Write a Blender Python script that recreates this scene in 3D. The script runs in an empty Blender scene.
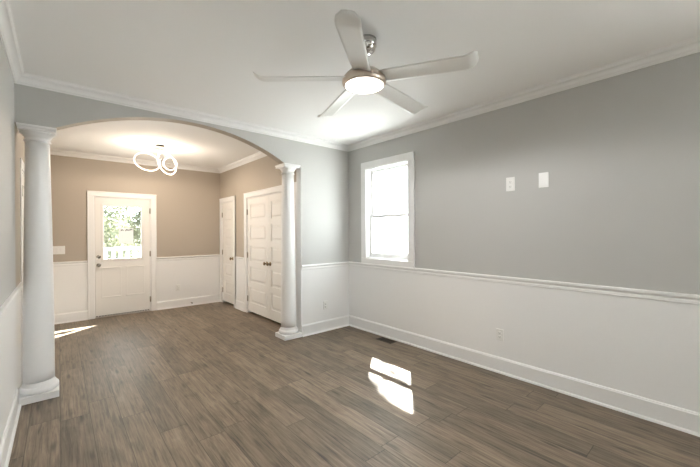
import bpy, bmesh, math, random
from mathutils import Vector, Matrix
PI = math.pi
R = math.radians
scn = bpy.context.scene
COL = scn.collection

# ------------------------------------------------------------------ camera, sky, sun, exposure
cam = bpy.data.cameras.new('camera')
cam_o = bpy.data.objects.new('camera', cam); COL.objects.link(cam_o)
cam.sensor_width = 36.0
cam.lens = 334.08 / 700 * 36.0
cam.clip_start = 0.02
cam_o.matrix_world = (Matrix.Translation((0, 0, 1.4213)) @ Matrix.Rotation(-0.7164, 4, 'Z')
                      @ Matrix.Rotation(PI/2 - 0.0031, 4, 'X') @ Matrix.Rotation(-0.0045, 4, 'Z'))
scn.camera = cam_o

SKY_STRENGTH = 7.5
SUN_STRENGTH = 58.0
world = bpy.data.worlds.new('sky'); scn.world = world
world.use_nodes = True
wn = world.node_tree.nodes
bg = wn['Background']
bg.inputs['Color'].default_value = (0.90, 0.96, 1.0, 1)
bg.inputs['Strength'].default_value = SKY_STRENGTH

sun = bpy.data.lights.new('sun', 'SUN'); sun.energy = SUN_STRENGTH; sun.angle = R(0.55); sun.color = (1.0, 0.975, 0.94)
sun_o = bpy.data.objects.new('sun', sun); COL.objects.link(sun_o)
SUN_DIR = Vector((-1.0, -0.85, -1.62)).normalized()
sun_o.rotation_euler = SUN_DIR.to_track_quat('-Z', 'Y').to_euler()
sun_o.location = (9, 9, 12)

FAN_STRENGTH = 6.0
FAN_WATTS = 65.0
PENDANT_STRENGTH = 2.0
PENDANT_WATTS = 10.0
PENDANT_DOWN_WATTS = 13.0
scn.view_settings.view_transform = 'Standard'
scn.view_settings.look = 'None'
scn.view_settings.gamma = 1.0
scn.view_settings.use_curve_mapping = False
scn.view_settings.exposure = 0.63
cy = scn.cycles
cy.use_denoising = True
cy.max_bounces = 12; cy.diffuse_bounces = 8; cy.glossy_bounces = 4; cy.transparent_max_bounces = 12
cy.sample_clamp_indirect = 6.0
cy.caustics_reflective = False; cy.caustics_refractive = False

# ------------------------------------------------------------------ room dimensions (metres)
XL, XR, YR = -0.272, 3.353, -2.6          # left wall, right wall, rear wall
D, T = 3.881, 0.115                       # arch wall face and thickness
D2, XF = 7.015, 2.532                     # foyer end wall, foyer right wall
H = 2.74
RAIL = 0.977
RAIL_H = 0.07
BASE_H = 0.155
WT = 0.15

# ------------------------------------------------------------------ materials
def new_mat(name):
    m = bpy.data.materials.new(name); m.use_nodes = True
    nt = m.node_tree
    return m, nt, nt.nodes['Principled BSDF']

def paint(name, col, rough=0.6, bump=0.02, scale=60, var=0.03, metal=0.0):
    m, nt, b = new_mat(name)
    N, L = nt.nodes, nt.links
    tc = N.new('ShaderNodeTexCoord')
    nz = N.new('ShaderNodeTexNoise'); nz.inputs['Scale'].default_value = scale; nz.inputs['Detail'].default_value = 3
    L.new(tc.outputs['Object'], nz.inputs['Vector'])
    mr = N.new('ShaderNodeMapRange')
    mr.inputs['To Min'].default_value = 1 - var; mr.inputs['To Max'].default_value = 1 + var
    L.new(nz.outputs['Fac'], mr.inputs['Value'])
    mx = N.new('ShaderNodeVectorMath'); mx.operation = 'SCALE'
    mx.inputs[0].default_value = col
    L.new(mr.outputs['Result'], mx.inputs['Scale'])
    L.new(mx.outputs['Vector'], b.inputs['Base Color'])
    b.inputs['Roughness'].default_value = rough
    b.inputs['Metallic'].default_value = metal
    if bump:
        bp = N.new('ShaderNodeBump'); bp.inputs['Strength'].default_value = bump; bp.inputs['Distance'].default_value = 0.002
        L.new(nz.outputs['Fac'], bp.inputs['Height']); L.new(bp.outputs['Normal'], b.inputs['Normal'])
    return m

M = {}
M['wall_grey'] = paint('grey wall paint', (0.515, 0.512, 0.498), 0.62, 0.08, 220, 0.01)
M['wall_tan'] = paint('tan wall paint', (0.455, 0.40, 0.335), 0.6, 0.08, 220, 0.01)
M['ceiling'] = paint('ceiling paint', (0.92, 0.92, 0.92), 0.8, 0.08, 180, 0.01)
M['white'] = paint('white trim paint', (0.86, 0.86, 0.858), 0.38, 0.0, 40, 0.01)
M['door_white'] = paint('white door paint', (0.85, 0.835, 0.81), 0.36, 0.0, 40, 0.01)
M['column_white'] = paint('white column paint', (0.86, 0.86, 0.86), 0.34, 0.0, 40, 0.01)
M['plate'] = paint('white plastic plate', (0.83, 0.83, 0.81), 0.3, 0.0, 40, 0.0)
M['plate_slot'] = paint('dark socket slots', (0.12, 0.12, 0.12), 0.5, 0.0, 40, 0.0)
M['nickel'] = paint('brushed nickel', (0.62, 0.58, 0.53), 0.28, 0.0, 40, 0.02, 1.0)
M['nickel_polished'] = paint('polished nickel', (0.72, 0.70, 0.67), 0.12, 0.0, 40, 0.0, 1.0)
M['knob_nickel'] = paint('dark satin nickel', (0.36, 0.34, 0.31), 0.22, 0.0, 40, 0.0, 1.0)
M['brass'] = paint('aged brass', (0.26, 0.19, 0.11), 0.3, 0.0, 40, 0.02, 1.0)
M['hinge'] = paint('satin hinge metal', (0.42, 0.38, 0.33), 0.35, 0.0, 40, 0.02, 1.0)
M['blade'] = paint('silver blade paint', (0.80, 0.80, 0.79), 0.40, 0.0, 40, 0.01, 0.15)
M['rim'] = paint('champagne nickel rim', (0.66, 0.56, 0.48), 0.3, 0.0, 40, 0.02, 0.85)
M['vent'] = paint('brown register metal', (0.040, 0.031, 0.020), 0.5, 0.0, 40, 0.05, 0.0)
M['black'] = paint('black gap', (0.012, 0.012, 0.012), 0.7, 0.0, 40, 0.0)
M['rubber'] = paint('dark rubber', (0.03, 0.03, 0.03), 0.7, 0.0, 40, 0.0)
M['vinyl'] = paint('white window vinyl', (0.82, 0.82, 0.82), 0.35, 0.0, 40, 0.0)
M['porch'] = paint('painted porch boards', (0.42, 0.40, 0.37), 0.6, 0.05, 12, 0.1)
M['rail_white'] = paint('white railing paint', (0.80, 0.79, 0.77), 0.45, 0.0, 40, 0.01)
M['lawn'] = paint('front lawn', (0.020, 0.021, 0.017), 0.9, 0.3, 9, 0.35)
M['bark'] = paint('tree bark', (0.05, 0.042, 0.034), 0.9, 0.6, 14, 0.35)
M['ground'] = paint('pale gravel ground', (0.57, 0.575, 0.575), 0.9, 0.3, 9, 0.2)
M['siding'] = paint('eave paint', (0.7, 0.7, 0.7), 0.6, 0.0, 40, 0.02)

def leaf_mat(name, col):
    m, nt, b = new_mat(name)
    N, L = nt.nodes, nt.links
    tc = N.new('ShaderNodeTexCoord')
    nz = N.new('ShaderNodeTexNoise'); nz.inputs['Scale'].default_value = 1.7
    L.new(tc.outputs['Object'], nz.inputs['Vector'])
    cr = N.new('ShaderNodeValToRGB')
    cr.color_ramp.elements[0].position = 0.35; cr.color_ramp.elements[0].color = (col[0]*.7, col[1]*.75, col[2]*.7, 1)
    cr.color_ramp.elements[1].position = 0.7; cr.color_ramp.elements[1].color = (col[0]*1.4, col[1]*1.3, col[2]*1.2, 1)
    L.new(nz.outputs['Fac'], cr.inputs['Fac'])
    L.new(cr.outputs['Color'], b.inputs['Base Color']); b.inputs['Roughness'].default_value = 0.55
    tr = N.new('ShaderNodeBsdfTranslucent'); L.new(cr.outputs['Color'], tr.inputs['Color'])
    mx = N.new('ShaderNodeMixShader'); mx.inputs[0].default_value = 0.45
    L.new(b.outputs[0], mx.inputs[1]); L.new(tr.outputs[0], mx.inputs[2])
    L.new(mx.outputs[0], N['Material Output'].inputs['Surface'])
    return m
M['leaf_a'] = leaf_mat('pale green leaves', (0.165, 0.175, 0.12))
M['leaf_b'] = leaf_mat('olive green leaves', (0.15, 0.158, 0.105))

def glass_mat():
    m, nt, b = new_mat('clear window glass')
    N, L = nt.nodes, nt.links
    N.remove(b)
    tr = N.new('ShaderNodeBsdfTransparent'); tr.inputs['Color'].default_value = (0.95, 0.97, 0.96, 1)
    gl = N.new('ShaderNodeBsdfGlossy'); gl.inputs['Roughness'].default_value = 0.02
    lw = N.new('ShaderNodeLayerWeight'); lw.inputs['Blend'].default_value = 0.5
    pw = N.new('ShaderNodeMath'); pw.operation = 'POWER'; pw.inputs[1].default_value = 5.0
    L.new(lw.outputs['Facing'], pw.inputs[0])
    fr = N.new('ShaderNodeMapRange'); fr.inputs['To Min'].default_value = 0.03; fr.inputs['To Max'].default_value = 0.7
    L.new(pw.outputs[0], fr.inputs['Value'])
    mx = N.new('ShaderNodeMixShader')
    L.new(fr.outputs[0], mx.inputs[0]); L.new(tr.outputs[0], mx.inputs[1]); L.new(gl.outputs[0], mx.inputs[2])
    L.new(mx.outputs[0], N['Material Output'].inputs['Surface'])
    return m
M['glass'] = glass_mat()

def emit_mat(name, col, s):
    m, nt, b = new_mat(name)
    b.inputs['Base Color'].default_value = (0.9, 0.9, 0.88, 1)
    b.inputs['Emission Color'].default_value = (*col, 1)
    b.inputs['Emission Strength'].default_value = s
    return m
M['fan_light'] = emit_mat('frosted lit lens', (1.0, 0.985, 0.965), FAN_STRENGTH)
M['ring_light'] = emit_mat('lit LED ring', (1.0, 0.86, 0.71), PENDANT_STRENGTH)

def paper_mat():
    m, nt, b = new_mat('white paper')
    N, L = nt.nodes, nt.links
    b.inputs['Base Color'].default_value = (0.85, 0.85, 0.84, 1); b.inputs['Roughness'].default_value = 0.8
    tr = N.new('ShaderNodeBsdfTranslucent'); tr.inputs['Color'].default_value = (0.75, 0.75, 0.74, 1)
    mx = N.new('ShaderNodeMixShader'); mx.inputs[0].default_value = 0.15
    L.new(b.outputs[0], mx.inputs[1]); L.new(tr.outputs[0], mx.inputs[2])
    L.new(mx.outputs[0], N['Material Output'].inputs['Surface'])
    return m
M['paper'] = paper_mat()
M['ink'] = paint('grey ink', (0.12, 0.12, 0.12), 0.8, 0.0, 40, 0.0)

def floor_mat():
    m, nt, b = new_mat('oak plank floor')
    N, L = nt.nodes, nt.links
    def math_(op, a, c=None):
        n = N.new('ShaderNodeMath'); n.operation = op
        for i, v in enumerate((a, c)):
            if v is None: continue
            if isinstance(v, (int, float)): n.inputs[i].default_value = v
            else: L.new(v, n.inputs[i])
        return n.outputs[0]
    W_, LEN = 0.178, 1.22
    tc = N.new('ShaderNodeTexCoord'); sx = N.new('ShaderNodeSeparateXYZ'); L.new(tc.outputs['Object'], sx.inputs[0])
    px = math_('DIVIDE', sx.outputs['X'], W_); row = math_('FLOOR', px); fx = math_('FRACT', px)
    wn1 = N.new('ShaderNodeTexWhiteNoise'); wn1.noise_dimensions = '1D'; L.new(row, wn1.inputs['W'])
    py = math_('ADD', math_('DIVIDE', sx.outputs['Y'], LEN), math_('MULTIPLY', wn1.outputs['Value'], 7.31))
    pl = math_('FLOOR', py); fy = math_('FRACT', py)
    cb = N.new('ShaderNodeCombineXYZ'); L.new(row, cb.inputs[0]); L.new(pl, cb.inputs[1])
    wn2 = N.new('ShaderNodeTexWhiteNoise'); wn2.noise_dimensions = '2D'; L.new(cb.outputs[0], wn2.inputs['Vector'])
    # grain coordinates, shifted for every plank
    gv = N.new('ShaderNodeCombineXYZ')
    L.new(math_('MULTIPLY', sx.outputs['X'], 1.0), gv.inputs[0])
    L.new(math_('MULTIPLY', sx.outputs['Y'], 0.045), gv.inputs[1])
    L.new(math_('MULTIPLY', wn2.outputs['Value'], 37.0), gv.inputs[2])
    n1 = N.new('ShaderNodeTexNoise'); n1.inputs['Scale'].default_value = 62; n1.inputs['Detail'].default_value = 8; n1.inputs['Roughness'].default_value = 0.68
    n1.inputs['Distortion'].default_value = 0.6
    L.new(gv.outputs[0], n1.inputs['Vector'])
    gv2 = N.new('ShaderNodeCombineXYZ')
    L.new(sx.outputs['X'], gv2.inputs[0]); L.new(math_('MULTIPLY', sx.outputs['Y'], 0.35), gv2.inputs[1]); L.new(math_('MULTIPLY', wn2.outputs['Value'], 19.0), gv2.inputs[2])
    n2 = N.new('ShaderNodeTexNoise'); n2.inputs['Scale'].default_value = 7.5; n2.inputs['Detail'].default_value = 4; n2.inputs['Distortion'].default_value = 1.2
    L.new(gv2.outputs[0], n2.inputs['Vector'])
    # knots
    vo = N.new('ShaderNodeTexVoronoi'); vo.inputs['Scale'].default_value = 4.6; vo.voronoi_dimensions = '2D'
    kv = N.new('ShaderNodeCombineXYZ')
    L.new(math_('ADD', sx.outputs['X'], math_('MULTIPLY', wn2.outputs['Value'], 23.0)), kv.inputs[0])
    L.new(math_('ADD', math_('MULTIPLY', sx.outputs['Y'], 0.20), math_('MULTIPLY', n1.outputs['Fac'], 0.02)), kv.inputs[1])
    L.new(kv.outputs[0], vo.inputs['Vector'])
    kn = N.new('ShaderNodeMapRange'); kn.inputs['From Min'].default_value = 0.01; kn.inputs['From Max'].default_value = 0.095; kn.interpolation_type = 'SMOOTHSTEP'
    kn.inputs['To Min'].default_value = 0.45; kn.inputs['To Max'].default_value = 1.0; L.new(vo.outputs['Distance'], kn.inputs['Value'])
    ramp = N.new('ShaderNodeValToRGB')
    e = ramp.color_ramp.elements
    e[0].position = 0.33; e[0].color = (0.058, 0.042, 0.028, 1)
    e[1].position = 0.70; e[1].color = (0.322, 0.252, 0.182, 1)
    x = e.new(0.5); x.color = (0.188, 0.142, 0.098, 1)
    mixf = math_('ADD', math_('MULTIPLY', n1.outputs['Fac'], 0.74), math_('MULTIPLY', n2.outputs['Fac'], 0.26))
    L.new(mixf, ramp.inputs['Fac'])
    tone = N.new('ShaderNodeMapRange'); tone.inputs['To Min'].default_value = 0.80; tone.inputs['To Max'].default_value = 1.20
    L.new(wn2.outputs['Value'], tone.inputs['Value'])
    # seams
    ex = math_('MINIMUM', fx, math_('SUBTRACT', 1.0, fx)); ey = math_('MINIMUM', fy, math_('SUBTRACT', 1.0, fy))
    sxm = math_('GREATER_THAN', ex, 0.012); sym = math_('GREATER_THAN', ey, 0.0019)
    seam = math_('MULTIPLY', sxm, sym)
    sm = N.new('ShaderNodeMapRange'); sm.inputs['To Min'].default_value = 0.42; L.new(seam, sm.inputs['Value'])
    fac = math_('MULTIPLY', math_('MULTIPLY', tone.outputs['Result'], kn.outputs['Result']), sm.outputs['Result'])
    vs = N.new('ShaderNodeVectorMath'); vs.operation = 'SCALE'
    L.new(ramp.outputs['Color'], vs.inputs[0]); L.new(fac, vs.inputs['Scale'])
    L.new(vs.outputs['Vector'], b.inputs['Base Color'])
    rr = N.new('ShaderNodeMapRange'); rr.inputs['To Min'].default_value = 0.40; rr.inputs['To Max'].default_value = 0.56; b.inputs['Specular IOR Level'].default_value = 0.55
    L.new(n1.outputs['Fac'], rr.inputs['Value']); L.new(rr.outputs['Result'], b.inputs['Roughness'])
    bp = N.new('ShaderNodeBump'); bp.inputs['Strength'].default_value = 0.12; bp.inputs['Distance'].default_value = 0.003
    hh = math_('ADD', math_('MULTIPLY', n1.outputs['Fac'], 0.5), seam)
    L.new(hh, bp.inputs['Height']); L.new(bp.outputs['Normal'], b.inputs['Normal'])
    return m
M['floor'] = floor_mat()

# ------------------------------------------------------------------ mesh helpers
class MB:
    def __init__(self): self.bm = bmesh.new()
    def box(self, x0, x1, y0, y1, z0, z1, mi=0, bev=0.0):
        bm = bmesh.new() if bev else self.bm
        v = [bm.verts.new(p) for p in ((x0,y0,z0),(x1,y0,z0),(x1,y1,z0),(x0,y1,z0),(x0,y0,z1),(x1,y0,z1),(x1,y1,z1),(x0,y1,z1))]
        for f in ((0,3,2,1),(4,5,6,7),(0,1,5,4),(1,2,6,5),(2,3,7,6),(3,0,4,7)):
            fc = bm.faces.new([v[i] for i in f]); fc.material_index = mi
        if bev:
            bmesh.ops.bevel(bm, geom=bm.edges[:], offset=bev, segments=2, affect='EDGES', profile=0.5)
            self.merge(bm, mi)
        return self
    def merge(self, bm, mi=0, mat=None):
        me = bpy.data.meshes.new('tmp'); bm.to_mesh(me); bm.free()
        if mat is not None: me.transform(mat)
        n = len(self.bm.faces)
        self.bm.from_mesh(me); bpy.data.meshes.remove(me)
        self.bm.faces.ensure_lookup_table()
        for f in self.bm.faces[n:]: f.material_index = mi
    def lathe(self, prof, seg=32, mat=None, mi=0, smooth=True, cap=True):
        """prof: list of (r, z) from bottom to top, about +Z."""
        bm = bmesh.new(); rings = []
        for r, z in prof:
            if r < 1e-6: rings.append([bm.verts.new((0, 0, z))])
            else: rings.append([bm.verts.new((r*math.cos(2*PI*i/seg), r*math.sin(2*PI*i/seg), z)) for i in range(seg)])
        for a, b in zip(rings, rings[1:]):
            for i in range(seg):
                j = (i+1) % seg
                if len(a) == 1 and len(b) == 1: continue
                if len(a) == 1: f = bm.faces.new((a[0], b[j], b[i]))
                elif len(b) == 1: f = bm.faces.new((a[i], a[j], b[0]))
                else: f = bm.faces.new((a[i], a[j], b[j], b[i]))
                f.smooth = smooth
        if cap:
            if len(rings[0]) > 1: bm.faces.new(rings[0][::-1])
            if len(rings[-1]) > 1: bm.faces.new(rings[-1])
        bmesh.ops.recalc_face_normals(bm, faces=bm.faces[:])
        self.merge(bm, mi, mat); return self
    def tube(self, pts, rad, seg=10, mi=0, closed=False, smooth=True):
        bm = bmesh.new(); n = len(pts); pts = [Vector(p) for p in pts]
        rads = rad if isinstance(rad, (list, tuple)) else [rad]*n
        rings = []; up = None
        for k, p in enumerate(pts):
            a = pts[(k-1) % n] if (closed or k > 0) else p
            b = pts[(k+1) % n] if (closed or k < n-1) else p
            t = (b-a).normalized()
            if up is None:
                up = t.orthogonal().normalized()
            else:
                up = (up - t*up.dot(t)).normalized()
            s = t.cross(up)
            rings.append([bm.verts.new(p + (up*math.cos(2*PI*i/seg) + s*math.sin(2*PI*i/seg))*rads[k]) for i in range(seg)])
        m = n if closed else n-1
        for k in range(m):
            a, b = rings[k], rings[(k+1) % n]
            for i in range(seg):
                j = (i+1) % seg
                bm.faces.new((a[i], a[j], b[j], b[i])).smooth = smooth
        if not closed:
            bm.faces.new(rings[0][::-1]); bm.faces.new(rings[-1])
        bmesh.ops.recalc_face_normals(bm, faces=bm.faces[:])
        self.merge(bm, mi); return self
    def prism(self, poly, to3, depth_vec, mi=0):
        """poly (u,v) list; to3 maps (u,v)->Vector; extruded by depth_vec."""
        bm = bmesh.new(); dv = Vector(depth_vec)
        a = [bm.verts.new(to3(u, v)) for u, v in poly]; b = [bm.verts.new(to3(u, v) + dv) for u, v in poly]
        bm.faces.new(a); bm.faces.new(b[::-1])
        n = len(a)
        for i in range(n): bm.faces.new((a[i], b[i], b[(i+1) % n], a[(i+1) % n]))
        bmesh.ops.recalc_face_normals(bm, faces=bm.faces[:])
        self.merge(bm, mi); return self
    def build(self, name, mats, parent=None, loc=None):
        me = bpy.data.meshes.new(name); self.bm.to_mesh(me); self.bm.free()
        if not isinstance(mats, (list, tuple)): mats = [mats]
        for m in mats: me.materials.append(m)
        o = bpy.data.objects.new(name, me); COL.objects.link(o)
        if loc is not None: o.location = loc
        if parent is not None: o.parent = parent
        return o

def tag(o, label=None, cat=None, group=None, kind=None):
    if label: o['label'] = label
    if cat: o['category'] = cat
    if group: o['group'] = group
    if kind: o['kind'] = kind
    return o
def empty(name, loc, rz=0.0):
    o = bpy.data.objects.new(name, None); COL.objects.link(o); o.location = loc; o.rotation_euler = (0, 0, rz); o.empty_display_size = 0.1
    return o
def recenter(o, loc):
    """moves a mesh object's origin to loc"""
    o.data.transform(Matrix.Translation(-Vector(loc))); o.location = loc; return o
def dup(root):
    c = root.copy(); COL.objects.link(c)
    for ch in list(root.children):
        k = ch.copy(); COL.objects.link(k); k.parent = c
        for g in list(ch.children):
            h = g.copy(); COL.objects.link(h); h.parent = k
    return c

def cells(a0, a1, b0, b1, holes, acuts=(), bcuts=()):
    """rectangles covering [a0,a1]x[b0,b1] minus holes"""
    A = sorted({a0, a1, *acuts, *[h[0] for h in holes], *[h[1] for h in holes]})
    B = sorted({b0, b1, *bcuts, *[h[2] for h in holes], *[h[3] for h in holes]})
    for i in range(len(A)-1):
        for j in range(len(B)-1):
            am, bm_ = (A[i]+A[i+1])/2, (B[j]+B[j+1])/2
            if any(h[0] < am < h[1] and h[2] < bm_ < h[3] for h in holes): continue
            yield A[i], A[i+1], B[j], B[j+1]
def weld(mb):
    bmesh.ops.remove_doubles(mb.bm, verts=mb.bm.verts[:], dist=1e-5)
    # drop the hidden faces shared by neighbouring cells
    seen = {}
    for f in mb.bm.faces:
        seen.setdefault(frozenset(v.index for v in f.verts), []).append(f)
    return mb
def wall_x(name, x, thick, y0, y1, holes, matf, mats, label):
    """wall whose room face is the plane x; thick signed"""
    mb = MB(); xa, xb = sorted((x, x+thick))
    for a, b, c, d in cells(y0, y1, 0, H, holes, (D, D+T) if y0 < D < y1 else (), (RAIL-0.03,)):
        mb.box(xa, xb, a, b, c, d, matf((a+b)/2, (c+d)/2))
    return tag(mb.build(name, mats), label, 'wall', kind='structure')
def wall_y(name, y, thick, x0, x1, holes, matf, mats, label):
    mb = MB(); ya, yb = sorted((y, y+thick))
    for a, b, c, d in cells(x0, x1, 0, H, holes, (), (RAIL-0.03,)):
        mb.box(a, b, ya, yb, c, d, matf((a+b)/2, (c+d)/2))
    return tag(mb.build(name, mats), label, 'wall', kind='structure')

# ------------------------------------------------------------------ openings
WIN = (2.715, 3.482, 1.052, 2.330)              # right wall window opening y0 y1 z0 z1
FD = (0.440, 1.268, 0.0, 2.045)                 # front door opening x0 x1
CL = (4.115, 5.700, 0.0, 2.045)                 # closet double door
ND = (6.290, 6.905, 0.0, 2.045)                 # narrow door
LD = (4.450, 5.250, 0.0, 2.045)                 # foyer left door
WIN_FILL = (-2.20, -1.00, 1.052, 2.330)            # unseen window added in the right wall to light the ceiling

# ------------------------------------------------------------------ shell
mb = MB(); mb.box(XL-WT, XR+WT, YR-WT, D2+WT, -0.12, 0)
tag(mb.build('floor', M['floor']), 'brown grey oak plank floor running through both rooms', 'floor', kind='structure')
mb = MB(); mb.box(XL-WT, XR+WT, YR-WT, D2+WT, H, H+0.12)
tag(mb.build('ceiling', M['ceiling']), 'flat white ceiling over both rooms', 'ceiling', kind='structure')
PAINTS = [M['wall_grey'], M['white'], M['wall_tan']]
lowhi = lambda up: (lambda a, z: 1 if z < RAIL-0.03 else up)
wall_x('wall_right', XR, WT, YR, D2+WT, [WIN, WIN_FILL], lowhi(0), PAINTS, 'long right wall, grey above white wainscot, with the window')
wall_x('wall_left', XL, -WT, YR, D2+WT, [LD], lambda a, z: 1 if z < RAIL-0.03 else (0 if a < D+T/2 else 2), PAINTS, 'left wall at the edge of the view, grey above white wainscot')
wall_y('wall_back', D2, WT, XL, XR, [FD], lowhi(2), PAINTS, 'tan foyer end wall around the front door')
wall_x('wall_foyer', XF, 0.11, D+T, D2, [CL, ND], lowhi(2), PAINTS, 'tan foyer side wall with the closet doors')
wall_y('wall_rear', YR, -WT, XL, XR, [], lowhi(0), PAINTS, 'grey rear wall behind the camera')

# arch wall: a circular arc springing from the two columns
SPR, AX, AHALF, AZ = 2.342, 1.105, 1.130, 2.630
drop = AZ - SPR; AR = (AHALF**2 + drop**2) / (2*drop); ACZ = AZ - AR
JX = 2.4925
mb = MB()
NA = 48
ang = math.asin(AHALF/AR)
arc = [(AX + AR*math.sin(-ang + 2*ang*i/NA), ACZ + AR*math.cos(-ang + 2*ang*i/NA)) for i in range(NA+1)]
def quad(pts, mi, flip=False):
    v = [mb.bm.verts.new(p) for p in pts]
    f = mb.bm.faces.new(v[::-1] if flip else v); f.material_index = mi
outline = [(XL, SPR)] + arc + [(JX, SPR)]
for (xa, za), (xb, zb) in zip(outline, outline[1:]):
    quad([(xa, D, za), (xb, D, zb), (xb, D, H), (xa, D, H)], 0)
    quad([(xa, D+T, za), (xb, D+T, zb), (xb, D+T, H), (xa, D+T, H)], 2, True)
    quad([(xa, D, za), (xa, D+T, za), (xb, D+T, zb), (xb, D, zb)], 2)
zc = RAIL-0.03
for z0, z1, mf, mk in ((0, zc, 1, 1), (zc, H, 0, 2)):
    quad([(JX, D, z0), (XR, D, z0), (XR, D, z1), (JX, D, z1)], mf)
    quad([(JX, D+T, z0), (XR, D+T, z0), (XR, D+T, z1), (JX, D+T, z1)], mk, True)
    if z0 == 0:
        quad([(JX, D+T, 0), (JX, D, 0), (JX, D, z1), (JX, D+T, z1)], 1)
    else:
        quad([(JX, D+T, z0), (JX, D, z0), (JX, D, SPR), (JX, D+T, SPR)], 1)
bmesh.ops.remove_doubles(mb.bm, verts=mb.bm.verts[:], dist=1e-5)
tag(mb.build('wall_arch', PAINTS), 'grey wall with the wide arch opening into the foyer', 'wall', kind='structure')

# ------------------------------------------------------------------ mouldings
def arcpts(cx, cz, r, a0, a1, n):
    return [(cx + r*math.cos(R(a0+(a1-a0)*i/n)), cz + r*math.sin(R(a0+(a1-a0)*i/n))) for i in range(n+1)]
CROWN = [(0, -0.080), (0.010, -0.080), (0.012, -0.070), (0.016, -0.067)] + \
        [(0.018 + 0.036*(1-math.cos(R(a))), -0.064 + 0.040*math.sin(R(a))) for a in range(0, 91, 15)] + \
        [(0.058, -0.020), (0.062, -0.014), (0.064, -0.004), (0.068, -0.003), (0.068, 0), (0, 0)]
CHAIR = [(0, -RAIL_H), (0.008, -RAIL_H), (0.012, -0.066), (0.012, -0.046), (0.009, -0.042), (0.009, -0.034),
         (0.018, -0.030), (0.026, -0.022), (0.028, -0.012), (0.026, -0.003), (0.020, 0), (0, 0)]
BASE = [(0, 0), (0.030, 0)] + [(0.016 + 0.014*math.cos(R(a)), 0.020*math.sin(R(a))) for a in (20, 40, 60, 80)] + \
       [(0.016, 0.021), (0.016, BASE_H-0.016), (0.012, BASE_H-0.010), (0.010, BASE_H-0.004), (0.006, BASE_H), (0, BASE_H)]
def run(prof, p0, p1, nrm, z, m0=0, m1=0, mb=None):
    """moulding along p0->p1 (xy), profile (out, up); m = 1 inside mitre, 0 square"""
    mb = mb or MB()
    p0, p1, n = Vector((*p0, 0)), Vector((*p1, 0)), Vector((*nrm, 0))
    t = (p1-p0).normalized(); bm = bmesh.new()
    a = [bm.verts.new(p0 + n*o + t*(o*m0) + Vector((0, 0, z+u))) for o, u in prof]
    b = [bm.verts.new(p1 + n*o - t*(o*m1) + Vector((0, 0, z+u))) for o, u in prof]
    k = len(prof)
    bm.faces.new(a); bm.faces.new(b[::-1])
    for i in range(k): bm.faces.new((a[i], b[i], b[(i+1) % k], a[(i+1) % k]))
    bmesh.ops.recalc_face_normals(bm, faces=bm.faces[:])
    mb.merge(bm); return mb
TN = [0]
def trim(mb, label):
    TN[0] += 1
    return tag(mb.build('trim_%d' % TN[0], M['white']), label, 'moulding', kind='structure')
trim(run(CROWN, (XL, D), (XR, D), (0, -1), H, 1, 1), 'white crown moulding above the arch on the grey wall')
trim(run(CROWN, (XR, YR), (XR, D), (-1, 0), H, 1, 1), 'white crown moulding along the right wall')
trim(run(CROWN, (XL, YR), (XL, D), (1, 0), H, 1, 1), 'white crown moulding along the left wall')
trim(run(CROWN, (XL, YR), (XR, YR), (0, 1), H, 1, 1), 'white crown moulding along the rear wall')
trim(run(CROWN, (XL, D2), (XF, D2), (0, -1), H, 1, 1), 'white crown moulding on the foyer end wall over the front door')
trim(run(CROWN, (XF, D+T), (XF, D2), (-1, 0), H, 1, 1), 'white crown moulding on the foyer wall over the closet doors')
trim(run(CROWN, (XL, D+T), (XL, D2), (1, 0), H, 1, 1), 'white crown moulding on the left foyer wall')
trim(run(CROWN, (XL, D+T), (XF, D+T), (0, 1), H, 1, 1), 'white crown moulding on the foyer side of the arch')
trim(run(CHAIR, (JX, D), (XR, D), (0, -1), RAIL, 0, 1), 'white chair rail beside the right column on the arch wall')
trim(run(CHAIR, (XR, YR), (XR, D), (-1, 0), RAIL, 1, 1), 'white chair rail along the right wall under the window')
trim(run(CHAIR, (XL, YR), (XL, LD[0]-0.096), (1, 0), RAIL, 1, 0), 'white chair rail along the left wall')
trim(run(CHAIR, (XL, YR), (XR, YR), (0, 1), RAIL, 1, 1), 'white chair rail along the rear wall')
trim(run(CHAIR, (XL, D2), (FD[0]-0.092, D2), (0, -1), RAIL, 1, 0), 'white chair rail left of the front door')
trim(run(CHAIR, (FD[1]+0.092, D2), (XF, D2), (0, -1), RAIL, 0, 0), 'white chair rail right of the front door')
trim(run(CHAIR, (XF, CL[1]+0.092), (XF, ND[0]-0.092), (-1, 0), RAIL), 'short white chair rail between the narrow door and the double doors')
trim(run(CHAIR, (XL, LD[1]+0.096), (XL, D2), (1, 0), RAIL, 0, 1), 'white chair rail on the left foyer wall')
def baseboard(side, mb, label):
    return tag(mb.build('baseboard_' + side, M['white']), label, 'baseboard', kind='structure')
baseboard('right', run(BASE, (XR, YR), (XR, D), (-1, 0), 0, 1, 1), 'tall white baseboard along the right wall')
baseboard('arch', run(BASE, (2.4930, D), (XR, D), (0, -1), 0, 0, 1), 'white baseboard beside the right column')
baseboard('left', run(BASE, (XL, YR), (XL, D-0.02), (1, 0), 0, 1, 0), 'white baseboard along the left wall')
baseboard('rear', run(BASE, (XL, YR), (XR, YR), (0, 1), 0, 1, 1), 'white baseboard along the rear wall')
mbb = run(BASE, (XL, D2), (FD[0]-0.092, D2), (0, -1), 0, 1, 0)
baseboard('back_left', mbb, 'white baseboard left of the front door')
baseboard('back_right', run(BASE, (FD[1]+0.092, D2), (XF, D2), (0, -1), 0, 0, 0), 'white baseboard right of the front door')
baseboard('foyer', run(BASE, (XF, CL[1]+0.092), (XF, ND[0]-0.092), (-1, 0), 0), 'short white baseboard between the foyer closet doors')
baseboard('foyer_left', run(BASE, (XL, LD[1]+0.096), (XL, D2), (1, 0), 0, 0, 1), 'white baseboard on the left foyer wall')

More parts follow.
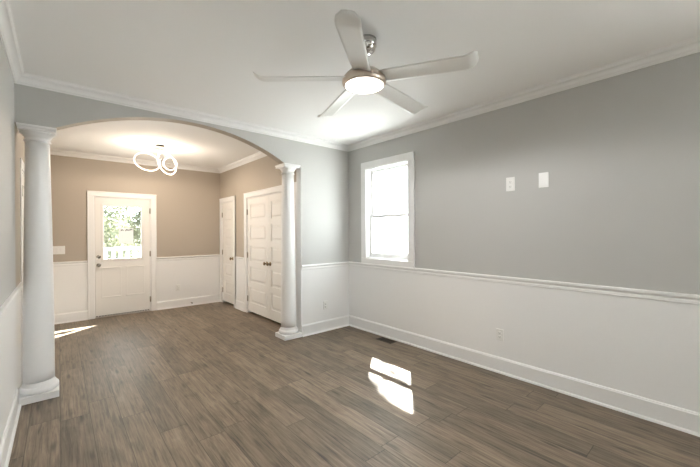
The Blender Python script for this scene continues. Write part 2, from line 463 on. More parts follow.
# ------------------------------------------------------------------ doors
# door builders work in a local frame: u runs along the wall, v out of the wall into the room, z up
def frame_mat(origin, udir, vdir):
    u, v = Vector(udir), Vector(vdir)
    return Matrix(((u.x, v.x, 0, origin[0]), (u.y, v.y, 0, origin[1]), (0, 0, 1, 0), (0, 0, 0, 1)))
class LB(MB):
    """MB in a wall frame"""
    def __init__(self, mat): super().__init__(); self.mat = mat
    def build(self, name, mats, parent=None):
        self.bm.transform(self.mat)
        if self.mat.determinant() < 0: bmesh.ops.reverse_faces(self.bm, faces=self.bm.faces[:])
        return super().build(name, mats, parent)
def casing(F, parent, w, h, cw=0.088, th=0.02):
    c = LB(F)
    # outer band and inner board, side legs then head
    for u0, u1 in ((-cw, 0), (w, w+cw)):
        c.box(u0, u1, 0, th, 0, h, 0, 0.004)
    c.box(-cw, w+cw, 0, th+0.001, h, h+cw, 0, 0.004)
    if th < 0.015:
        return c.build('casing', M['white'], parent)
    c.box(-cw-0.004, w+cw+0.004, 0, th+0.008, h+cw-0.018, h+cw, 0, 0.003)
    for u0 in (-cw, w+cw-0.016):
        c.box(u0, u0+0.016, 0, th+0.006, 0, h+cw-0.018, 0, 0.003)
    c.build('casing', M['white'], parent)
def jamb(F, parent, w, h, depth):
    j = LB(F)
    j.box(0, 0.012, -depth, 0.001, 0, h)
    j.box(w-0.012, w, -depth, 0.001, 0, h)
    j.box(0.012, w-0.012, -depth, 0.001, h-0.012, h)
    j.build('jamb', M['white'], parent)
def hinge(F, parent, u, z, face=0.0):
    b = LB(F)
    b.lathe([(0.0075, -0.047), (0.0075, 0.047)], 12, Matrix.Translation((u, face+0.006, z)))
    b.lathe([(0.0, -0.053), (0.005, -0.050), (0.005, 0.050), (0.0, 0.053)], 10, Matrix.Translation((u, face+0.006, z)))
    b.box(u-0.012, u+0.012, face-0.004, face+0.003, z-0.045, z+0.045)
    b.build('hinge', M['hinge'], parent)
ROT_V = Matrix.Rotation(-PI/2, 4, 'X')           # +Z -> +Y (v)
def knob(F, parent, u, z, face, mat, label=None):
    b = LB(F); base = Matrix.Translation((u, face, z)) @ ROT_V
    b.lathe([(0.033, 0.0), (0.033, 0.004), (0.028, 0.009), (0.012, 0.012), (0.011, 0.030), (0.020, 0.036), (0.028, 0.046), (0.028, 0.054), (0.020, 0.062), (0, 0.065)], 24, base)
    k = b.build('knob', mat, parent)
    if label: k['label'] = label
    return k
def panel_leaf(F, parent, u0, u1, z0, z1, npan, face, thick=0.038, stile=0.095, rail=0.095, name='door_leaf'):
    """leaf with recessed, raised-field panels stacked vertically"""
    b = LB(F); rec = 0.010
    b.box(u0, u1, face-thick, face-rec, z0, z1)
    b.box(u0, u0+stile, face-rec, face, z0, z1); b.box(u1-stile, u1, face-rec, face, z0, z1)
    top, bot = z1-0.11, z0+0.16
    ph = (top-bot-(npan-1)*rail)/npan
    zs = [bot + i*(ph+rail) for i in range(npan)]
    b.box(u0+stile, u1-stile, face-rec, face, z0, bot); b.box(u0+stile, u1-stile, face-rec, face, top, z1)
    for i in range(npan-1): b.box(u0+stile, u1-stile, face-rec, face, zs[i]+ph, zs[i+1])
    for z in zs:
        a0, a1, c0, c1 = u0+stile+0.028, u1-stile-0.028, z+0.028, z+ph-0.028
        i0, i1, d0, d1 = a0+0.018, a1-0.018, c0+0.018, c1-0.018
        if i1 > i0:
            o4 = [(a0, c0), (a1, c0), (a1, c1), (a0, c1)]; n4 = [(i0, d0), (i1, d0), (i1, d1), (i0, d1)]
            vo = [b.bm.verts.new((p, face-rec+0.0003, q)) for p, q in o4]; vi = [b.bm.verts.new((p, face-0.002, q)) for p, q in n4]
            for k in range(4): b.bm.faces.new((vo[k], vo[(k+1) % 4], vi[(k+1) % 4], vi[k])[::-1])
            b.bm.faces.new(vi[::-1])
    return b.build(name, M['door_white'], parent)

# front door (door_1)
d1 = tag(empty('door_1', (FD[0], D2, 0)), 'white half glass front door in the tan end wall', 'door', kind='structure')
F = Matrix(((1, 0, 0, 0), (0, -1, 0, 0), (0, 0, 1, 0), (0, 0, 0, 1)))     # u=+x, v=-y, relative to the empty
w, h = FD[1]-FD[0], FD[3]
casing(F, d1, w, h); jamb(F, d1, w, h, WT)
g0, g1, gz0, gz1 = 0.567-FD[0], 1.120-FD[0], 0.985, 1.893
b = LB(F); fy = -0.006; th = 0.044
U0, U1, Z0, Z1 = 0.014, w-0.014, 0.034, h-0.014
for a0, a1, c0, c1 in cells(U0, U1, Z0, Z1, [(g0, g1, gz0, gz1)]): b.box(a0, a1, fy-th, fy, c0, c1)
# two embossed panels under the glass
for pu0, pu1 in ((0.098, 0.375), (0.445, 0.722)):
    for (a, c, d, e) in ((pu0, pu1, 0.828, 0.846), (pu0, pu1, 0.330, 0.348), (pu0, pu0+0.018, 0.348, 0.828), (pu1-0.018, pu1, 0.348, 0.828)):
        b.box(a, c, fy-0.002, fy+(0.015 if e-d < 0.1 else 0.0010), d, e, 0, 0.002)
leaf = b.build('door_leaf', M['door_white'], d1)
b = LB(F)                                               # stop strips behind the leaf
b.box(0.012, 0.030, -0.075, fy-th-0.001, 0.02, h-0.012); b.box(w-0.030, w-0.012, -0.075, fy-th-0.001, 0.02, h-0.012)
b.box(0.030, w-0.030, -0.075, fy-th-0.001, h-0.030, h-0.012); b.build('door_stop_strip', M['white'], d1)
b = LB(F)                                               # raised glazing frame
gw = 0.032
for a, c, d, e in ((g0-gw, g0+0.006, gz0-gw, gz1+gw), (g1-0.006, g1+gw, gz0-gw, gz1+gw), (g0+0.006, g1-0.006, gz1-0.006, gz1+gw), (g0+0.006, g1-0.006, gz0-gw, gz0+0.006)):
    b.box(a, c, fy-0.001, fy+0.012, d, e, 0, 0.004)
b.build('glazing_frame', M['door_white'], d1)
b = LB(F); b.box(g0+0.001, g1-0.001, fy-0.025, fy-0.019, gz0+0.001, gz1-0.001); b.build('pane', M['glass'], d1)
knob(F, d1, 0.060, 0.888, fy, M['knob_nickel'], 'round nickel door knob')
b = LB(F); base = Matrix.Translation((0.060, fy, 1.028)) @ ROT_V
b.lathe([(0.031, 0), (0.031, 0.006), (0.026, 0.014), (0.0, 0.015)], 24, base)
b.box(0.056, 0.064, fy+0.014, fy+0.030, 1.012, 1.044, 0, 0.002)
b.build('deadbolt', M['knob_nickel'], d1)
for z in (0.22, 1.05, 1.83): hinge(F, d1, w-0.012, z, 0.0)
b = LB(F); b.box(0.013, w-0.013, -0.13, 0.012, 0.001, 0.018, 0, 0.004); b.build('threshold', M['nickel'], d1)
b = LB(F); b.box(0.013, w-0.013, fy-0.040, fy-0.012, 0.0185, 0.0338); b.build('sweep_seal', M['white'], d1)
b = LB(F)
for i in range(20): b.box(0.02+i*0.0395, 0.02+i*0.0395+0.024, fy-0.0118, fy-0.004, 0.020, 0.033)
b.build('door_sweep', M['rubber'], d1)

# closet double doors (door_2)
d2 = tag(empty('door_2', (XF, CL[1], 0)), 'white paneled double closet doors on the foyer side wall', 'door', kind='structure')
F2 = Matrix(((0, -1, 0, 0), (-1, 0, 0, 0), (0, 0, 1, 0), (0, 0, 0, 1)))   # u=-y, v=-x
w = CL[1]-CL[0]
casing(F2, d2, w, h); jamb(F2, d2, w, h, 0.11)
mid = w/2
panel_leaf(F2, d2, 0.015, mid-0.0025, 0.042, h-0.016, 5, -0.004)
panel_leaf(F2, d2, mid+0.0025, w-0.015, 0.042, h-0.016, 5, -0.004)
knob(F2, d2, mid-0.055, 0.925, -0.004, M['brass'], 'left brass door knob'); knob(F2, d2, mid+0.055, 0.925, -0.004, M['brass'], 'right brass door knob')
for z in (0.26, 1.03, 1.79):
    hinge(F2, d2, 0.011, z); hinge(F2, d2, w-0.011, z)

# narrow door (door_3)
d3 = tag(empty('door_3', (XF, ND[1], 0)), 'narrow white paneled door in the far corner of the foyer', 'door', kind='structure')
w = ND[1]-ND[0]
casing(F2, d3, w, h, 0.084); jamb(F2, d3, w, h, 0.11)
panel_leaf(F2, d3, 0.015, w-0.015, 0.042, h-0.016, 5, -0.004, stile=0.10)
knob(F2, d3, w-0.075, 0.925, -0.004, M['brass'], 'brass door knob')
for z in (0.26, 1.03, 1.79): hinge(F2, d3, 0.011, z)

# door in the left foyer wall (door_4), seen edge-on behind the left column
d4 = tag(empty('door_4', (XL, LD[0], 0)), 'white door in the left foyer wall, seen edge-on behind the left column', 'door', kind='structure')
F4 = Matrix(((0, 1, 0, 0), (1, 0, 0, 0), (0, 0, 1, 0), (0, 0, 0, 1)))     # u=+y, v=+x
w = LD[1]-LD[0]
casing(F4, d4, w, h, 0.088, 0.010); jamb(F4, d4, w, h, WT)
panel_leaf(F4, d4, 0.015, w-0.015, 0.012, h-0.016, 5, -0.004)
knob(F4, d4, w-0.075, 0.925, -0.004, M['brass'])
for z in (0.40, 1.10, 1.83): hinge(F4, d4, 0.011, z)

# ------------------------------------------------------------------ windows
def dh_window(name, wall_face, span, zs, F, label, casing_w=0.100, sill=False):
    root = tag(empty(name, wall_face), label, 'window', kind='structure')
    w = span; z0, z1 = zs
    c = LB(F); cw = casing_w
    for u0, u1 in ((-cw, 0), (w, w+cw)): c.box(u0, u1, 0, 0.02, z0, z1, 0, 0.004)
    c.box(-cw, w+cw, 0, 0.021, z1, z1+cw, 0, 0.004)
    c.box(-cw, w+cw, 0, 0.021, z0-cw*0.78, z0, 0, 0.004)
    c.build('casing', M['white'], root)
    j = LB(F)
    j.box(-0.03, 0.060, -WT-0.032, -WT-0.001, z0-0.02, z1+0.02)                # unseen outside board, added to trim the sun patch's far edge
    j.box(0, 0.012, -WT, 0.001, z0, z1); j.box(w-0.012, w, -WT, 0.001, z0, z1)
    j.box(0.012, w-0.012, -WT, 0.001, z1-0.012, z1); j.box(0.012, w-0.012, -WT, 0.001, z0, z0+0.012)
    j.build('jamb', M['white'], root)
    zm = (z0+z1)/2 - 0.06
    def sash(nm, a, bz, v0):
        s = LB(F); st = 0.042
        u0, u1 = 0.014, w-0.014
        s.box(u0, u0+st, v0-0.03, v0, a, bz, 0, 0.003); s.box(u1-st, u1, v0-0.03, v0, a, bz, 0, 0.003)
        bt = 0.06 if nm == 'lower_sash' else 0.036
        s.box(u0+st, u1-st, v0-0.03, v0, a, a+bt, 0, 0.003); s.box(u0+st, u1-st, v0-0.03, v0, bz-0.036, bz, 0, 0.003)
        so = s.build(nm, M['vinyl'], root)
        g = LB(F); g.box(u0+st-0.004, u1-st+0.004, v0-0.018, v0-0.013, a+bt-0.004, bz-0.032); g.build('pane', M['glass'], so)
        return so
    sash('lower_sash', z0+0.014, zm+0.036, -0.050)
    sash('upper_sash', zm, z1-0.014, -0.084)
    k = LB(F); k.box(w/2-0.03, w/2+0.03, -0.062, -0.030, zm+0.036, zm+0.046, 0, 0.003); k.build('sash_lock', M['vinyl'], root)
    return root
dh_window('window_1', (XR, WIN[1], 0), WIN[1]-WIN[0], (WIN[2], WIN[3]), F2, 'white double hung window in the right wall, glowing with daylight')
dh_window('window_added', (XR, WIN_FILL[1], 0), WIN_FILL[1]-WIN_FILL[0], (WIN_FILL[2], WIN_FILL[3]), F2, 'wide white double hung window added unseen in the right wall to light the ceiling')

# ------------------------------------------------------------------ columns
def make_column(loc, label):
    root = tag(empty('column', loc), label, 'column', 'round white columns carrying the arch', 'thing')
    b = MB(); b.box(-0.131, 0.131, -0.133, 0.133, 0, 0.058, 0, 0.003); b.build('plinth', M['column_white'], root)
    b = MB()
    b.lathe([(0.118, 0.0585)] + [(0.118 + 0.014*math.sin(R(a)), 0.085 - 0.0265*math.cos(R(a))) for a in range(15, 166, 15)] +
            [(0.118, 0.1115), (0.113, 0.113), (0.113, 0.124), (0.110, 0.128), (0.105, 0.138), (0.1035, 0.150)], 48)
    b.build('base_ring', M['column_white'], root)
    b = MB(); prof = []
    for i in range(25):
        t = i/24; r = 0.1035 - 0.0235*(t**1.6); prof.append((r, 0.150 + t*(2.212-0.150)))
    b.lathe(prof, 48); b.build('shaft', M['column_white'], root)
    b = MB()
    b.lathe([(0.080, 2.2125), (0.086, 2.214), (0.0905, 2.221), (0.0905, 2.227), (0.086, 2.233), (0.082, 2.235), (0.082, 2.252), (0.088, 2.256),
             (0.091, 2.262), (0.098, 2.276), (0.107, 2.287), (0.114, 2.292), (0.114, 2.2985)], 48)
    b.box(-0.120, 0.120, -0.120, 0.120, 2.299, 2.320, 0, 0.003)
    b.box(-0.126, 0.126, -0.126, 0.126, 2.3205, 2.3415, 0, 0.003)
    b.build('capital', M['column_white'], root)
    return root
c1 = make_column((-0.1375, D+0.1185, 0), 'round white column beside the left wall, nearer and thicker looking of the two')
c2 = dup(c1); c2.location = (2.3605, D+0.1185, 0); c2['label'] = 'round white column at the right end of the arch, before the double closet doors'

# ------------------------------------------------------------------ ceiling fan
FX, FY = 1.556, 1.636
fan = tag(empty('ceiling_fan', (FX+0.040, FY+0.014, H)), 'five blade silver ceiling fan with a lit round lamp', 'ceiling fan')
fo = Vector(fan.location)
LOW = -0.015
def FM(x, y, z): return Matrix.Translation(Vector((x, y, z)) - fo)
b = MB(); b.lathe([(0.0, 2.640), (0.022, 2.641), (0.042, 2.650), (0.058, 2.668), (0.064, 2.688), (0.0645, 2.692), (0.067, 2.694), (0.067, 2.7395)], 40, FM(fo.x, fo.y, 0)); b.build('canopy', M['nickel_polished'], fan)
top, bot = Vector((fo.x, fo.y, 2.645)), Vector((FX, FY, 2.545))
b = MB(); b.tube([top-fo, bot-fo], 0.0125, 16); b.build('downrod', M['nickel'], fan)
b = MB(); b.lathe([(0.020, 2.590), (0.024, 2.585), (0.026, 2.560), (0.030, 2.545), (0.055, 2.532)][::-1], 32, FM(FX, FY, LOW)); b.build('coupling', M['nickel'], fan)
b = MB(); b.lathe([(0.118, 2.478), (0.124, 2.482), (0.122, 2.496), (0.104, 2.512), (0.075, 2.526), (0.056, 2.531), (0.0, 2.5315)], 48, FM(FX, FY, LOW)); b.build('motor_housing', M['nickel'], fan)
b = MB(); b.lathe([(0.129, 2.424), (0.136, 2.423), (0.144, 2.432), (0.147, 2.446), (0.147, 2.466), (0.140, 2.474), (0.118, 2.477)], 56, FM(FX, FY, LOW)); b.build('lamp_rim', M['rim'], fan)
b = MB(); b.lathe([(0.0, 2.408), (0.06, 2.410), (0.10, 2.415), (0.122, 2.421), (0.128, 2.427), (0.128, 2.434)], 48, FM(FX, FY, LOW)); b.build('lamp_lens', M['fan_light'], fan)
fl = bpy.data.lights.new('fan_lamp', 'SPOT'); fl.energy = FAN_WATTS; fl.color = (1.0, 0.995, 0.985); fl.spot_size = PI; fl.spot_blend = 0.25; fl.shadow_soft_size = 0.10
flo = bpy.data.objects.new('fan_lamp', fl); COL.objects.link(flo); flo.parent = fan; flo.location = Vector((FX, FY, 2.385)) - fo
def blade_mesh():
    bm = bmesh.new(); rows = []
    n, m = 34, 9
    for i in range(n+1):
        s = i/n; r = 0.100 + s*(0.722-0.100)
        hw = 0.060 + 0.005*min(1, s*1.5)
        if s > 0.95: hw *= math.sqrt(max(0.25, 1-((s-0.95)/0.058)**2))
        if s < 0.08: hw *= 0.90 + 0.10*s/0.08
        up = 0.0
        if s > 0.88: up = 0.036*((s-0.88)/0.12)**2
        row = []
        for j in range(m+1):
            t = -1 + 2*j/m
            z = up - 0.004*(1-t*t)*(-1) - 0.048*s
            row.append((r, t*hw, z))
        rows.append(row)
    th = 0.006
    V = [[bm.verts.new((x, y, z+th/2)) for x, y, z in row] for row in rows]
    W = [[bm.verts.new((x, y, z-th/2)) for x, y, z in row] for row in rows]
    for i in range(n):
        for j in range(m):
            bm.faces.new((V[i][j], V[i+1][j], V[i+1][j+1], V[i][j+1])).smooth = True
            bm.faces.new((W[i][j], W[i][j+1], W[i+1][j+1], W[i+1][j])).smooth = True
        bm.faces.new((V[i][0], W[i][0], W[i+1][0], V[i+1][0])); bm.faces.new((V[i][m], V[i+1][m], W[i+1][m], W[i][m]))
    for j in range(m):
        bm.faces.new((V[0][j], V[0][j+1], W[0][j+1], W[0][j])); bm.faces.new((V[n][j], W[n][j], W[n][j+1], V[n][j+1]))
    bmesh.ops.recalc_face_normals(bm, faces=bm.faces[:])
    me = bpy.data.meshes.new('blade'); bm.to_mesh(me); bm.free(); me.materials.append(M['blade']); return me
bme = blade_mesh()
PITCH = R(-13)
ibm = MB(); ibm.box(0.085, 0.150, -0.020, 0.020, -0.010, -0.0045, 0, 0.002); 
iron0 = None
for k in range(5):
    a = R(148.74 + 72*k)
    o = bpy.data.objects.new('blade', bme); COL.objects.link(o); o.parent = fan
    o.matrix_local = Matrix.Translation((FX-fo.x, FY-fo.y, 2.452-fo.z)) @ Matrix.Rotation(a, 4, 'Z') @ Matrix.Rotation(PITCH, 4, 'X')

# ------------------------------------------------------------------ foyer ceiling light with three lit rings
PX, PY = 1.150, 5.660
pen = tag(empty('ring_ceiling_light', (PX, PY, H)), 'modern ceiling light of three glowing rings in the foyer', 'ceiling light')
b = MB(); b.lathe([(0.0, -0.052), (0.070, -0.050), (0.076, -0.046), (0.076, -0.030), (0.062, -0.026), (0.062, -0.0005)], 40); b.build('canopy', M['nickel'], pen)
# image plane axes of the fixture: e1 to the right across the view, e2 up, e3 towards the viewer
vd = Vector((PX, PY, 0)).normalized(); e1 = Vector((vd.y, -vd.x, 0)); e2 = Vector((0, 0, 1)); e3 = -vd
def ring(c, rad, ax, ay, name='ring'):
    c = c[0]*e1 + c[1]*e2 + c[2]*e3
    ax, ay = Vector(ax).normalized(), Vector(ay)
    ay = (ay - ax*ay.dot(ax)).normalized()
    A = ax.x*e1 + ax.y*e2 + ax.z*e3; B = ay.x*e1 + ay.y*e2 + ay.z*e3
    nrm = A.cross(B)
    n = 72
    bm = MB()
    def strip(r0, r1, h0, h1, name, mat, parent):
        m = MB(); vs = []
        for i in range(n):
            t = 2*PI*i/n; d = A*math.cos(t)+B*math.sin(t)
            vs.append([m.bm.verts.new(c+d*r+nrm*hh) for r, hh in ((r0, h0), (r1, h0), (r1, h1), (r0, h1))])
        for i in range(n):
            p, q = vs[i], vs[(i+1) % n]
            for k in range(4): m.bm.faces.new((p[k], q[k], q[(k+1) % 4], p[(k+1) % 4])).smooth = False
        bmesh.ops.recalc_face_normals(m.bm, faces=m.bm.faces[:])
        return m.build(name, mat, parent)
    r_ = strip(rad-0.006, rad+0.006, -0.006, 0.006, 'ring', M['ring_light'], pen)
    strip(rad-0.0095, rad-0.0062, -0.0055, 0.0055, 'inner_band', M['nickel'], r_)
    return c
cA = ring((-0.165, -0.262, 0.0), 0.165, (1, -0.16, 0.1), (0.05, 0.62, 0.78))
cB = ring((0.090, -0.255, -0.03), 0.172, (0.70, -0.35, 0.62), (-0.30, 1, 0.40))
cC = ring((0.130, -0.275, 0.08), 0.092, (1, 0, 0.2), (0, 1, 0.2))
def P3(a, b_, c_): return a*e1 + b_*e2 + c_*e3
b = MB()
b.tube([P3(0.0, -0.045, 0), P3(-0.01, -0.16, 0.0), P3(-0.035, -0.245, 0.0)], 0.004, 8)
b.tube([P3(-0.035, -0.245, 0.0), P3(0.02, -0.19, -0.05)], 0.006, 8)
b.tube([P3(0.0, -0.045, 0), P3(0.04, -0.12, 0.0), P3(0.118, -0.190, 0.055)], 0.004, 8)
b.build('stem', M['nickel'], pen)
for k, c in enumerate((cA, cB)):
    l = bpy.data.lights.new('ring_lamp', 'POINT'); l.energy = PENDANT_WATTS; l.color = (1.0, 0.84, 0.68); l.shadow_soft_size = 0.12
    lo = bpy.data.objects.new('ring_lamp', l); COL.objects.link(lo); lo.parent = pen; lo.location = c
    l = bpy.data.lights.new('ring_down_lamp', 'SPOT'); l.energy = PENDANT_DOWN_WATTS; l.color = (1.0, 0.84, 0.68); l.shadow_soft_size = 0.12; l.spot_size = PI; l.spot_blend = 0.1
    lo = bpy.data.objects.new('ring_down_lamp', l); COL.objects.link(lo); lo.parent = pen; lo.location = c

# ------------------------------------------------------------------ wall plates
def plate(kind, loc, F, label, wd, ht, cat, group=None):
    names = {'duplex': 'wall_outlet', 'blank': 'cable_plate', 'switch3': 'light_switch', 'outlet': 'wall_outlet'}
    root = tag(empty(names[kind], loc), label, cat, group)
    b = LB(F); b.box(-wd/2, wd/2, 0, 0.007, -ht/2, ht/2, 0, 0.003); b.build('plate', M['plate'], root)
    if kind in ('duplex', 'outlet'):
        for s in (1, -1):
            c = LB(F); zc_ = s*ht*0.17
            c.lathe([(wd*0.22, 0.0068), (wd*0.22, 0.0085), (wd*0.20, 0.0095), (0, 0.0096)], 24, Matrix.Translation((0, 0, zc_)) @ ROT_V)
            so = c.build('socket', M['plate'], root)
            q = LB(F)
            q.box(-0.0085, -0.0062, 0.0094, 0.0099, zc_-0.004, zc_+0.006); q.box(0.0062, 0.0085, 0.0094, 0.0099, zc_-0.004, zc_+0.006)
            q.box(-0.002, 0.002, 0.0094, 0.0099, zc_-0.011, zc_-0.007)
            q.build('slots', M['plate_slot'], so)
    elif kind == 'blank':
        c = LB(F); c.box(-wd*0.27, wd*0.27, 0.0065, 0.0105, -ht*0.36, ht*0.36, 0, 0.0015); c.build('insert', M['plate'], root)
    else:
        for k in (-1, 0, 1):
            c = LB(F); c.box(k*wd*0.29-0.016, k*wd*0.29+0.016, 0.0065, 0.011, -0.033, 0.033, 0, 0.002); c.build('rocker', M['plate'], root)
    return root
Frt = Matrix(((0, -1, 0, 0), (-1, 0, 0, 0), (0, 0, 1, 0), (0, 0, 0, 1)))
Ffr = Matrix(((1, 0, 0, 0), (0, -1, 0, 0), (0, 0, 1, 0), (0, 0, 0, 1)))
plate('duplex', (XR, 1.441, 1.889), Frt, 'white outlet plate high on the grey right wall, nearer the window of two plates', 0.084, 0.134, 'outlet')
plate('blank', (XR, 1.143, 1.894), Frt, 'white plain plate high on the grey right wall, farther from the window', 0.084, 0.136, 'wall plate')
plate('outlet', (XR, 1.551, 0.382), Frt, 'white outlet low on the white wainscot of the right wall', 0.072, 0.116, 'outlet')
plate('outlet', (2.901, D, 0.372), Ffr, 'white outlet low on the wall just right of the right column', 0.074, 0.118, 'outlet')
plate('outlet', (1.720, D2, 0.375), Ffr, 'white outlet low on the foyer wall right of the front door', 0.076, 0.120, 'outlet')
plate('switch3', (-0.020, D2, 1.162), Ffr, 'wide white three gang light switch left of the front door', 0.180, 0.130, 'light switch')

# door stop on the foyer baseboard
ds = tag(empty('door_stop', (1.950, D2-0.016, 0.060)), 'small dark door stop on the foyer baseboard right of the front door', 'door stop')
b = LB(Ffr); b.lathe([(0.010, 0), (0.010, 0.004), (0.0045, 0.006), (0.0045, 0.055)], 12, ROT_V); b.build('rod', M['hinge'], ds)
b = LB(Ffr); b.lathe([(0.010, 0.0552), (0.011, 0.060), (0.010, 0.070), (0, 0.072)], 12, ROT_V); b.build('tip', M['rubber'], ds)

# floor register
fv = tag(empty('floor_vent', (3.236, 3.000, 0)), 'brown metal floor vent by the baseboard below the window', 'floor vent')
b = MB()
for x0, x1, y0, y1 in ((-0.062, -0.046, -0.130, 0.130), (0.046, 0.062, -0.130, 0.130), (-0.046, 0.046, -0.130, -0.112), (-0.046, 0.046, 0.112, 0.130)):
    b.box(x0, x1, y0, y1, 0.0005, 0.005, 0, 0.0015)
b.build('frame', M['vent'], fv)
b = MB(); b.box(-0.046, 0.046, -0.112, 0.112, 0.0004, 0.0012); b.build('backing', M['black'], fv)
b = MB()
for i in range(13):
    y = -0.104 + i*0.0173
    b.box(-0.046, 0.046, y-0.0035, y+0.0035, 0.0013, 0.0042)
b.box(-0.004, 0.004, -0.112, 0.112, 0.0013, 0.0044)
b.build('grille', M['vent'], fv)

# notice taped inside the front door glass
py_ = D2 + 0.006 + 0.0185
pn = empty('paper_notice', (0.893, py_, 1.382)); tag(pn, 'white paper notice taped to the front door glass', 'notice')
b = MB(); b.box(-0.107, 0.107, -0.0008, 0, -0.139, 0.139); b.build('sheet', M['paper'], pn)
def stroke(pts, r=0.0075):
    b = MB(); b.tube([(x, -0.0012, z) for x, z in pts], r, 6); b.build('handwriting', M['ink'], pn)
stroke([(-0.075, 0.105), (-0.070, 0.092), (-0.062, 0.100), (-0.055, 0.112)])
stroke([(-0.048, 0.088), (-0.040, 0.096)])
stroke([(-0.012, 0.084), (0.000, 0.098), (0.010, 0.116)])
stroke([(0.012, 0.098), (0.022, 0.104), (0.026, 0.092), (0.036, 0.102), (0.044, 0.094), (0.054, 0.106), (0.062, 0.098), (0.072, 0.118)])
stroke([(0.078, 0.100), (0.084, 0.112), (0.090, 0.100)])

# ------------------------------------------------------------------ outside
mb = MB(); mb.box(-40, 50, -40, 70, -0.75, -0.60)
tag(mb.build('ground', M['ground']), 'pale gravel ground outside the house', 'ground', kind='structure')
mb = MB(); mb.box(-25, 25, D2+1.9, 60, -0.599, -0.57)
tag(mb.build('front_lawn', M['lawn']), 'lawn under the trees beyond the porch', 'lawn', kind='structure')
mb = MB()
nb = 14
for i in range(nb):
    y0 = D2+WT+0.02 + i*0.115
    mb.box(-1.8, 4.2, y0, y0+0.110, -0.10, -0.055)
mb.box(-1.8, 4.2, D2+WT+0.02, D2+WT+0.02+nb*0.115, -0.595, -0.101)
tag(mb.build('porch_floor', M['porch']), 'board porch floor outside the front door', 'porch', kind='structure')
RY = D2+WT+1.52; PZ = -0.055
rl = tag(empty('porch_railing', (1.2, RY, PZ)), 'white porch railing seen through the front door glass', 'railing')
b = MB(); b.box(-2.9, 2.9, -0.045, 0.045, 1.125, 1.180, 0, 0.006); b.build('top_rail', M['rail_white'], rl)
b = MB(); b.box(-2.9, 2.9, -0.030, 0.030, 0.10, 0.150, 0, 0.004); b.build('bottom_rail', M['rail_white'], rl)
bal0 = None
for i in range(44):
    if bal0 is None:
        q = MB(); q.box(-0.028, 0.028, -0.019, 0.019, 0.150, 1.125); o = q.build('baluster', M['rail_white'], rl); bal0 = o
    else:
        o = bal0.copy(); COL.objects.link(o); o.parent = rl
    o.location = (-2.80 + i*0.130, 0, 0)
for x in (-2.95, 2.95):
    q = MB(); q.box(-0.05, 0.05, -0.05, 0.05, 0.0, 1.26, 0, 0.006); q.build('post', M['rail_white'], rl, (x, 0, 0))

# roof eave over the right wall window
mb = MB(); mb.box(XR+WT, XR+WT+0.22, YR-0.5, D2+0.3, H-0.02, H+0.10)
tag(mb.build('trim_eave', M['siding']), 'white roof eave outside above the window', 'eave', kind='structure')

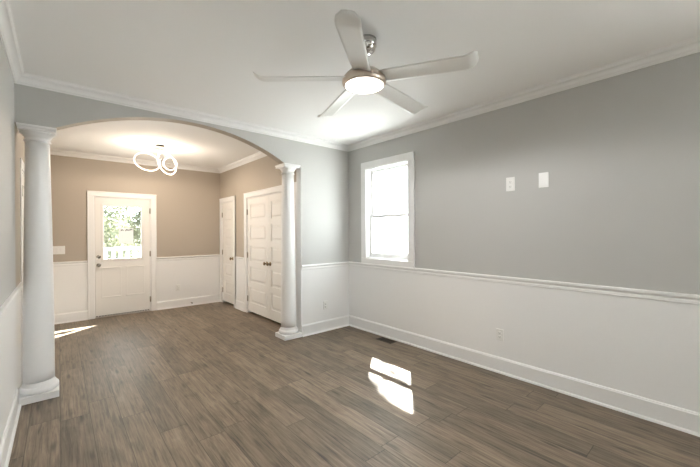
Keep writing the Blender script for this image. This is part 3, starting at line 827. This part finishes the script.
def leaf_cloud(rng, blobs, n, size):
    bm = bmesh.new()
    tot = sum(r[3]**2 for r in blobs)
    for bx, by, bz, br in blobs:
        for _ in range(int(n*br**2/tot)):
            while True:
                p = Vector((rng.uniform(-1, 1), rng.uniform(-1, 1), rng.uniform(-1, 1)))
                if 0.3 < p.length < 1: break
            c = Vector((bx, by, bz)) + p*br
            q = Vector((rng.gauss(0, 1), rng.gauss(0, 1), rng.gauss(0, 1)+0.4)).normalized()
            t = q.orthogonal().normalized(); t.rotate(Matrix.Rotation(rng.uniform(0, 6.28), 3, q)); s = q.cross(t)
            L_ = size*rng.uniform(0.7, 1.3); W_ = L_*0.36
            v = [bm.verts.new(c + a) for a in (-t*L_, -t*L_*0.1+s*W_+q*L_*0.08, t*L_, -t*L_*0.1-s*W_+q*L_*0.08)]
            bm.faces.new(v)
    return bm
def tree(loc, seed, height, crown_r, trunk_h, nl, leaf, mat, label, cat='tree', lean=(0, 0), size=0.09):
    rng = random.Random(seed)
    root = tag(empty('tree', loc), label, cat)
    t = MB(); base = Vector((0, 0, 0)); top_ = Vector((lean[0], lean[1], trunk_h))
    t.tube([base, base.lerp(top_, 0.3)+Vector((0.05, 0, 0)), base.lerp(top_, 0.7), top_, top_+Vector((0.1, 0, (height-trunk_h)*0.5))], [0.20, 0.15, 0.12, 0.10, 0.03], 10)
    blobs = []
    for k in range(11):
        a = rng.uniform(0, 6.28); rr = crown_r*rng.uniform(0.25, 0.75)
        p = (top_.x+rr*math.cos(a), top_.y+rr*math.sin(a), rng.uniform(trunk_h, height-0.3*crown_r))
        blobs.append((*p, crown_r*rng.uniform(0.34, 0.55)))
        st = base.lerp(top_, rng.uniform(0.6, 1.0))
        t.tube([st, st.lerp(Vector(p), 0.5)+Vector((0, 0, 0.15)), Vector(p)], [0.06, 0.035, 0.012], 7)
    t.build('trunk', M['bark'], root)
    m2 = MB(); m2.merge(leaf_cloud(rng, blobs, nl, size)); m2.build('foliage', mat, root)
    return root
tree((-0.4, 14.6, -0.6), 3, 5.6, 2.3, 1.7, 15000, None, M['leaf_a'], 'pale green tree beyond the porch, left in the door glass')
tree((3.6, 19.6, -0.6), 5, 5.8, 2.2, 1.6, 15000, None, M['leaf_b'], 'olive green tree beyond the porch, right in the door glass')
tree((8.6, 25.0, -0.6), 8, 6.4, 2.8, 1.6, 15000, None, M['leaf_a'], 'far pale tree behind the other trees outside the front door')
tree((1.6, 27.0, -0.6), 12, 6.0, 3.0, 1.2, 16000, None, M['leaf_a'], 'far tree in the middle of the front door glass')
tree((7.2, 9.6, -0.6), 21, 13.5, 2.3, 10.8, 1500, None, M['leaf_b'], 'tall tree outside the right wall, its leaves dappling the sun patch', lean=(0.9, -2.3), size=0.075)
rng = random.Random(77)
hd = tag(empty('hedge', (4.0, 34.0, -0.57)), 'long pale hedge far behind the trees outside the front door', 'hedge')
for i in range(9):
    b = MB(); b.tube([(-12+i*3, 0, 0), (-12+i*3+0.2, 0.1, 1.0), (-12+i*3, 0, 2.2)], [0.12, 0.08, 0.03], 7); b.build('stem', M['bark'], hd)
b = MB(); b.merge(leaf_cloud(rng, [(-13+i*1.35, rng.uniform(-.4, .4), rng.uniform(1.2, 2.0), rng.uniform(1.3, 1.8)) for i in range(20)], 14000, 0.17)); b.build('foliage', M['leaf_b'], hd)
